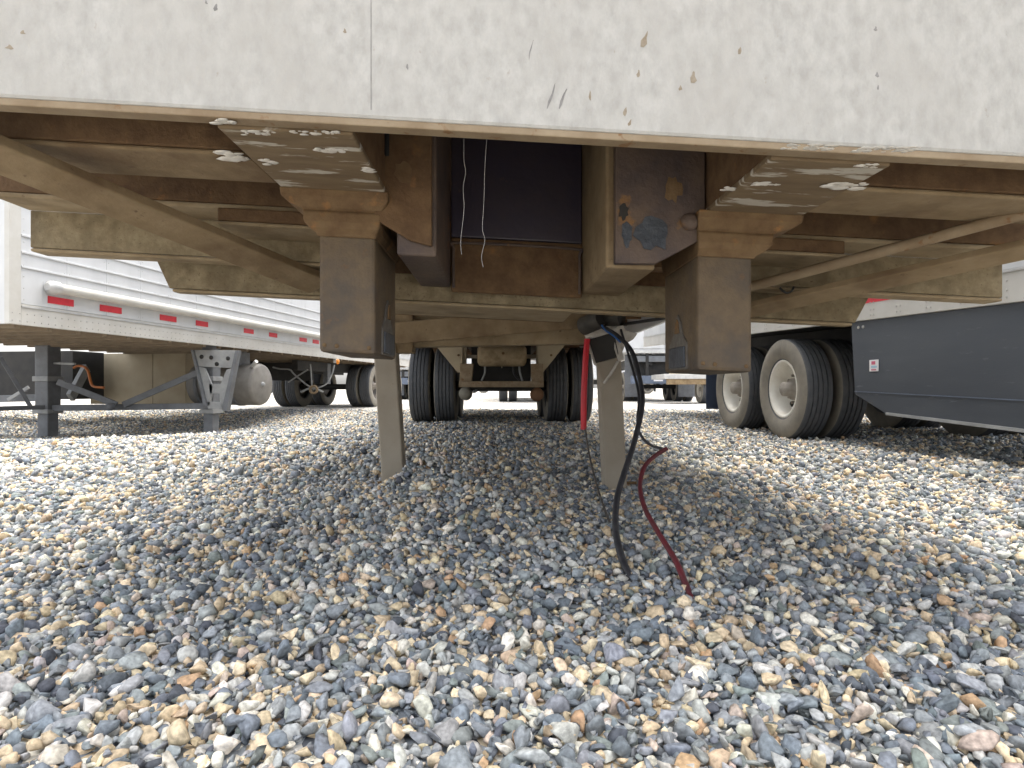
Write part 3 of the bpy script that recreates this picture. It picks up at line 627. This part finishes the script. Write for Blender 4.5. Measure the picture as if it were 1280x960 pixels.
# landing gear
LGD = 8.75
def lbar(name, m_, x0, y0, x1, y1, D0, D1, wd, ht, bevel=0.004, parent=LV): return MB().bar(LL(x0, y0, D0), LL(x1, y1, D1), wd, ht).build(name, m_, parent, bevel)
for (x, yb, D, r1, r2) in ((60, 550, 8.5, 0.105, 0.085), (264, 545, 8.8, 0.09, 0.075)):
    a = LL(x, yb, D); b2 = LL(x, 514, D); c2 = LL(x - 1, 436, D)
    lg = MB().box(a.x - r2, a.x + r2, a.y - r2, a.y + r2, a.z, b2.z).build('landing_leg', 'steelg', LV, 0.012)
    MB().box(a.x - r1, a.x + r1, a.y - r1, a.y + r1, b2.z - 0.02, c2.z + 0.05).build('leg_sleeve', 'steelg', lg, 0.012)
    MB().box(a.x - r1 - 0.02, a.x + r1 + 0.02, a.y - r1 - 0.02, a.y + r1 + 0.02, b2.z - 0.03, b2.z + 0.03).build('collar', 'steellg', lg, 0.006)
    z2 = LL(x, 474, D).z
    MB().box(a.x - r1 - 0.02, a.x + r1 + 0.02, a.y - r1 - 0.02, a.y + r1 + 0.02, z2 - 0.03, z2 + 0.04).build('collar', 'steellg', lg, 0.006)
    MB().box(a.x - 0.13, a.x + 0.13, a.y - 0.13, a.y + 0.13, a.z - 0.03, a.z + 0.015).build('foot', 'steelg', lg, 0.006)
lbar('gear_crossbar', 'steelg', 66, 510, 262, 507.5, 8.46, 8.72, 0.05, 0.085)
lbar('gear_brace', 'steelg', 72, 477, 146, 506, 8.42, 8.5, 0.03, 0.085); lbar('gear_brace', 'steelg', 154, 506, 246, 466, 8.52, 8.66, 0.03, 0.085)
MB().lathe([(-0.03, 0.0005), (-0.03, 0.045), (0.03, 0.05)], LL(139, 508, 8.40), 'y', 16).build('pivot_boss', 'steelg', LV)
lbar('back_brace', 'steellg', 88, 497, 108, 460, 8.9, 9.3, 0.06, 0.15); lbar('back_brace', 'steelg', 0, 446, 40, 511, 8.2, 8.42, 0.02, 0.05)
lbar('back_brace', 'steelg', -8, 511, 56, 509, 7.9, 8.4, 0.03, 0.06); lbar('drag_link', 'steelg', -20, 499, 58, 497, 8.9, 8.9, 0.05, 0.10); lbar('back_brace', 'steellg', 10, 500, 36, 484, 8.8, 8.8, 0.03, 0.05)
MB().tube(spline([LL(92, 460, 8.35), LL(97, 457.5, 8.35), LL(105, 458.5, 8.33), LL(110, 464, 8.3), LL(113, 476, 8.25), LL(117, 483, 8.22), LL(130, 484.5, 8.2)], 6), 0.017, 10).build('crank_handle', 'orange', LV)
lbar('crank_shaft', 'steellg', 64, 454, 94, 455, 8.5, 8.35, 0.03, 0.03)
# Y-shaped gear bracket with its openings
gb = empty('gear_bracket', (0, 0, 0), 0, LV)
def gpl(name, pix, m_='steellg', D=8.62, th=0.03): return MB().prism([LL(x, y, D) for x, y in pix], (0, th, 0)).build(name, m_, gb, 0.003, fix=True)
gpl('bracket_top', [(238, 437), (297, 438), (291, 460), (246, 458)]); gpl('bracket_left', [(246, 458), (256, 460), (266, 484), (262, 507), (256, 505)])
gpl('bracket_right', [(291, 460), (283, 462), (274, 484), (275, 509), (280, 510), (288, 478)]); gpl('bracket_middle', [(261, 480), (276, 480), (276, 492), (262, 492)])
gpl('bracket_bottom', [(258, 502), (282, 503), (281, 512), (260, 511)])
gpl('bracket_edge', [(238, 437), (241, 437), (258, 508), (254, 506)], 'steelg', 8.58, 0.09); gpl('bracket_edge', [(297, 438), (294, 438), (277, 512), (283, 514)], 'steelg', 8.58, 0.09)
for (x, y) in ((252, 446), (264, 447), (285, 448), (271, 455)):
    MB().lathe([(-0.006, 0.0005), (-0.006, 0.03), (0.002, 0.03)], LL(x, y, 8.612), 'y', 12).build('bracket_hole', 'black', gb)
# storage box, tank, wheels and running gear
a, b2 = LL(113, 505, 10.4), LL(201, 453, 10.4)
bx = empty('under_box', (0, 0, 0), 0, LV)
MB().box(a.x, b2.x - 0.004, a.y, a.y + 0.5, a.z, 1.045).build('box_panel', 'crate', bx, 0.006); c3 = LL(246, 505, 10.4)
MB().box(b2.x + 0.004, c3.x, a.y, a.y + 0.5, a.z, 1.045).build('box_panel', 'crate', bx, 0.006)
MB().box(LL(-70, 0, 9.6).x, LL(96, 0, 9.6).x, LL(60, 0, 9.6).y, LL(60, 0, 9.6).y + 0.6, LL(60, 499, 9.6).z, 1.045).build('dark_undercarriage_filler', 'black', LV, 0.01)  # black box added to fill the dark undercarriage area behind the leg
tc_ = LL(328, 480.5, 9.75)
tank = MB().lathe([(-1.15, 0.0005), (-1.15, 0.27), (-1.1, 0.33), (-0.05, 0.335), (-0.015, 0.32), (0.0, 0.29), (0.004, 0.0005)], tc_, 'x', 36).build('fuel_tank', 'tankm', LV)
MB().lathe([(0.0, 0.0005), (0.03, 0.0005), (0.03, 0.03), (0.0, 0.045)][1:], tc_ + Vector((0.004, 0, -0.0)), 'x', 14).build('tank_cap', 'steellg', tank)
for dx in (-0.35, -0.95):
    MB().lathe([(dx - 0.03, 0.339), (dx - 0.03, 0.346), (dx + 0.03, 0.346), (dx + 0.03, 0.339)], tc_, 'x', 36).build('tank_strap', 'steelg', tank)
MB().box(tc_.x - 0.40, tc_.x - 0.28, tc_.y - 0.30, tc_.y + 0.1, tc_.z + 0.30, 1.06).build('tank_hanger', 'steelg', tank)
MB().tube([tc_ + Vector((-0.06, -0.2, 0.28)), tc_ + Vector((0.05, -0.25, 0.36))], 0.03, 10).build('filler_neck', 'alu', tank)
WY = 14.95
for v in (WY, WY + 1.3):
    zg = float(Z(-3.3, 14.8))
    for xx, s in ((-0.17, 1), (-0.50, 1), (-2.05, -1), (-2.38, -1)): wheel(LV, (xx, v, TR + zg), s, 'rimd', xx in (-0.17, -2.38))
    MB().tube([(-2.3, v, TR - 0.02), (-0.3, v, TR - 0.02)], 0.07, 12).build('axle', 'black', LV)
for x in (-0.75, -1.95): lp('slider_rail', 'black', (x, x + 0.12, 12.2, 17.0, 0.82, 1.02))
lp('slider_crossbar', 'black', (-1.9, -0.7, 12.9, 13.0, 0.62, 1.0)); lp('spring_hanger', 'steelg', (-0.72, -0.62, 13.5, 13.65, 0.55, 1.0))
lp('amber_lamp_base', 'rail', (-0.05, 0.01, sx(421) - 0.06, sx(421) + 0.06, 0.97, 1.058))
MB().lathe([(0.0, 0.055), (0.03, 0.05), (0.05, 0.0005)], (0.01, sx(421), 1.0), 'x', 16).build('amber_lamp', 'amber', LV)
for pts, r in (([(341, 459), (350, 461), (362, 462), (368, 468), (382, 480), (393, 487)], 0.016), ([(388, 455), (389, 470), (390, 484)], 0.014), ([(418, 456), (415, 468), (408, 480), (394, 486)], 0.014), ([(360, 478), (372, 470), (385, 462)], 0.014), ([(376, 490), (390, 485), (404, 490)], 0.02)):
    MB().tube(spline([LL(x, y, 12.0) for x, y in pts]), r, 8).build('air_hose', 'steellg', LV)
MB().tube([LL(392, 487, 11.9) + Vector((math.cos(t) * 0.075, 0, math.sin(t) * 0.07)) for t in np.linspace(0, 2 * math.pi, 15)], 0.025, 8).build('chain_ring', 'lip', LV)

# right van: local x = 0 at the side facing the yard, body to +x; nose-down pitch
RV = empty('skirted_trailer', (2.97, 0, 0), 0.04)
tag(RV, 'white trailer with a blue grey side skirt and white rims', 'trailer')
RVI = (Matrix.Translation((2.97, 0, 0)) @ Matrix.Rotation(0.04, 4, 'Z')).inverted()
def RL(x, y, D): return RVI @ P(x, y, D)
PIT = lambda x, y, z: 0.037 * (y - 6.84)
rp_ = lambda name, m_, bx, bevel=0.003, parent=RV: MB().box(*bx).build(name, m_, parent, bevel, PIT)
R0, R1 = -0.8, 11.6
rp_('bottom_rail', 'rail', (0.0, 0.05, R0, R1, 1.07, 1.26))
for k in range(20):
    w_ = (R1 - R0) / 20; rp_('side_panel', 'van', (0.004, 0.03, R0 + k * w_ + 0.0015, R0 + (k + 1) * w_ - 0.0015, 1.264, 3.95), 0)
rp_('rail_trim', 'alu', (-0.008, -0.0005, R0, R1, 1.245, 1.26), 0.002)
rp_('floor', 'black', (0.052, 2.52, R0, R1, 1.11, 1.14)); rp_('far_wall', 'van', (2.522, 2.55, R0, R1, 1.07, 3.95)); rp_('front_wall', 'van', (0.052, 2.52, R0, R0 + 0.03, 1.142, 3.95))
rp_('rear_wall', 'van', (0.052, 2.52, R1 - 0.03, R1, 1.142, 3.95)); rp_('roof', 'van', (0, 2.55, R0, R1, 3.952, 3.98))
o = rivets('rail_rivets', RV, [(-0.001, y + d, z + PIT(0, y + d, 0)) for y in np.arange(2.6, 9, 0.30) for d in (-0.02, 0.02) for z in (1.105, 1.145, 1.20)], (-1, 0, 0), 0.008)
rp_('red_tape', 'red', (-0.003, 0.003, 4.42, 4.9, 1.20, 1.243), 0)
# skirt
S0 = RL(1060, 402, 5.0).y; S1 = RL(1068, 493, 4.95).y; S2 = RL(1106, 518, 4.55).y
zt = 1.068; zs = lambda x, y, z: PIT(x, y, z)
sk = MB().prism([(0.02, -0.4, zt), (0.02, S0, zt), (0.02, S1, 0.41 - PIT(0, S1, 0)), (0.02, S2, 0.262 - PIT(0, S2, 0)), (0.02, -0.4, 0.335)], (0.012, 0, 0)).build('side_skirt', 'skirt', RV, 0.003, PIT, fix=True)
MB().bar((0.014, S2, 0.268), (0.014, -0.4, 0.335 + PIT(0, -0.4, 0) + 0.006), 0.012, 0.02).build('skirt_edge', 'steellg', sk)
MB().bar((0.0165, S1, 0.432), (0.0165, 2.2, 0.36), 0.004, 0.006).build('skirt_crease', 'slate', sk)
stp = RL(1090, 457, 4.70)
st_ = MB().box(0.014, 0.019, stp.y - 0.055, stp.y + 0.055, stp.z - 0.045, stp.z + 0.045).build('sticker', 'chip', sk, 0.003)
MB().box(0.012, 0.0138, stp.y - 0.02, stp.y + 0.025, stp.z + 0.008, stp.z + 0.034).build('sticker_red_mark', 'chipr', st_)
MB().box(0.012, 0.0138, stp.y - 0.04, stp.y + 0.03, stp.z - 0.016, stp.z - 0.002).build('sticker_blue_mark', 'chipb', st_)
MB().box(0.012, 0.0138, stp.y - 0.03, stp.y + 0.03, stp.z - 0.036, stp.z - 0.028).build('sticker_pink_mark', 'chipr', st_)
for y in (S0 - 0.10, S0 - 0.16): MB().lathe([(-0.004, 0.0005), (-0.003, 0.012), (0.004, 0.014)], (0.018, y, 1.02 + PIT(0, y, 0)), 'x', 10).build('skirt_bolt', 'rivet', sk)
for v in (6.2, 7.47):
    zg = float(Z(2.9, v)) + TR - 0.006
    for xx, s in ((0.15, -1), (0.49, -1), (2.06, 1), (2.40, 1)): 
        we = wheel(RV, (xx, v, zg), s, 'rimw', xx in (0.15, 2.40))
        if xx == 0.15:
            for k in range(5):
                a = 2 * math.pi * (k + 0.3) / 5; rr = 0.29 * 0.70
                MB().lathe([(-0.004, 0.0005), (-0.004, 0.030), (0.01, 0.030)], (0.045, rr * math.cos(a), rr * math.sin(a)), 'x', 12).build('hand_hole', 'black', we)
    MB().tube([(0.3, v, zg - 0.02), (2.3, v, zg - 0.02)], 0.07, 12).build('axle', 'black', RV)
for x in (0.72, 1.7): rp_('slider_rail', 'black', (x, x + 0.12, 5.0, 9.4, 0.86, 1.1))
rp_('slider_crossbar', 'black', (0.7, 1.8, 5.3, 5.4, 0.62, 1.05)); rp_('slider_crossbar', 'black', (0.7, 1.8, 8.5, 8.6, 0.62, 1.05))
mf = RL(885, 470, 8.35); MB().box(0.03, 0.62, mf.y, mf.y + 0.012, 0.17, 0.98).build('mud_flap', 'flap', RV, 0.003)

# ------------------------------------------------------------------ far vehicles
def far_trailer(name, label, x, y, rz, zb, zt_, ln, wd=2.5, body='van', frame='black', bumper='slate', group=None, wh=True, flaps=True):
    e = empty(name, (x, y, 0), rz); tag(e, label, 'trailer', group)
    b_ = lambda nm, m_, bx: MB().box(*bx).build(nm, m_, e, 0.01)
    h = wd / 2
    bo = b_('body', body, (-h, h, 0, ln, zb, zt_))
    b_('rear_door', body, (-h + 0.08, -0.01, -0.03, -0.002, zb + 0.1, zt_ - 0.1)); b_('rear_door', body, (0.01, h - 0.08, -0.03, -0.002, zb + 0.1, zt_ - 0.1))
    b_('sill', 'alu', (-h, h, -0.05, -0.002, zb - 0.06, zb + 0.06))
    for s in (-1, 1): b_('frame_rail', frame, (s * 0.45 - 0.06, s * 0.45 + 0.06, 0.05, ln - 0.1, zb - 0.45, zb - 0.07))
    b_('rear_crossbar', 'steelg', (-1.0, 1.0, 0.0, 0.1, zb - 0.34, zb - 0.14))
    b_('bumper', bumper, (-1.1, 1.1, -0.06, 0.06, 0.60, 0.86)); b_('bumper_post', frame, (-0.6, -0.5, -0.02, 0.04, 0.861, zb - 0.06)); b_('bumper_post', frame, (0.5, 0.6, -0.02, 0.04, 0.861, zb - 0.06))
    b_('undercarriage', 'black', (-0.95, 0.95, 0.25, 0.4, 0.87, zb - 0.08))
    b_('lamp_panel', 'chip', (-0.35, -0.05, -0.075, -0.062, 0.68, 0.78))
    if wh:
        for v in (1.2, 2.5):
            for s in (-1, 1): wheel(e, (s * 1.05, v, TR), s, 'rimd'); wheel(e, (s * 0.72, v, TR), s, 'rimd', False)
            MB().tube([(-1.0, v, TR), (1.0, v, TR)], 0.07, 10).build('axle', 'black', e)
    if flaps:
        for s in (-1, 1): b_('mud_flap', 'steelg', (s * 0.9 - 0.3, s * 0.9 + 0.3, 0.55, 0.565, 0.16, zb - 0.08))
    return e
far_trailer('box_trailer', 'white box trailer with blue grey bumper seen past the taped landing leg', 5.0, 20.0, -0.03, 1.66, 4.3, 9)
far_trailer('box_trailer', 'white box trailer parked beyond the dusty trailer left wheels', -3.75, 24.0, 0.02, 1.25, 3.9, 10)
far_trailer('box_trailer', 'white box trailer seen low through the gap under the dusty axle', 0.75, 19.5, 0.0, 1.2, 3.9, 9, bumper='leg', flaps=False)
fb = empty('flatbed_trailer', (6.55, 17.8, 0), 0.0); tag(fb, 'low pale flatbed trailer with a white wheel behind the blue mud flap', 'trailer')
MB().box(-2.2, 1.6, -0.4, 1.2, 0.72, 0.86).build('deck', 'alu', fb, 0.01); MB().box(-2.1, 1.5, -0.36, -0.24, 0.56, 0.715).build('side_rail', 'dust', fb, 0.01)
MB().box(-1.8, -0.6, -0.2, 0.6, 0.862, 1.02).build('deck_box', 'crate', fb, 0.01)
for xx in (-0.95, 0.2): wheel(fb, (xx, 0.1, 0.42), -1, 'rimw', rz=0.0).scale = (0.8, 0.8, 0.8)
MB().tube([(-0.95, 0.1, 0.42), (0.2, 0.1, 0.42)], 0.06, 10).build('axle', 'black', fb)
for i, (x, y, lab) in enumerate(((-17, 46, 'distant white trailer far behind the red taped van'), (-1.5, 58, 'distant white trailer straight beyond the dusty axle'), (12, 50, 'distant white trailer far behind the flatbed'), (26, 44, 'distant white trailer far behind the skirted trailer'))):
    far_trailer('distant_trailer', lab, x, y, 1.45 + 0.1 * i, 1.2, 3.9, 13)
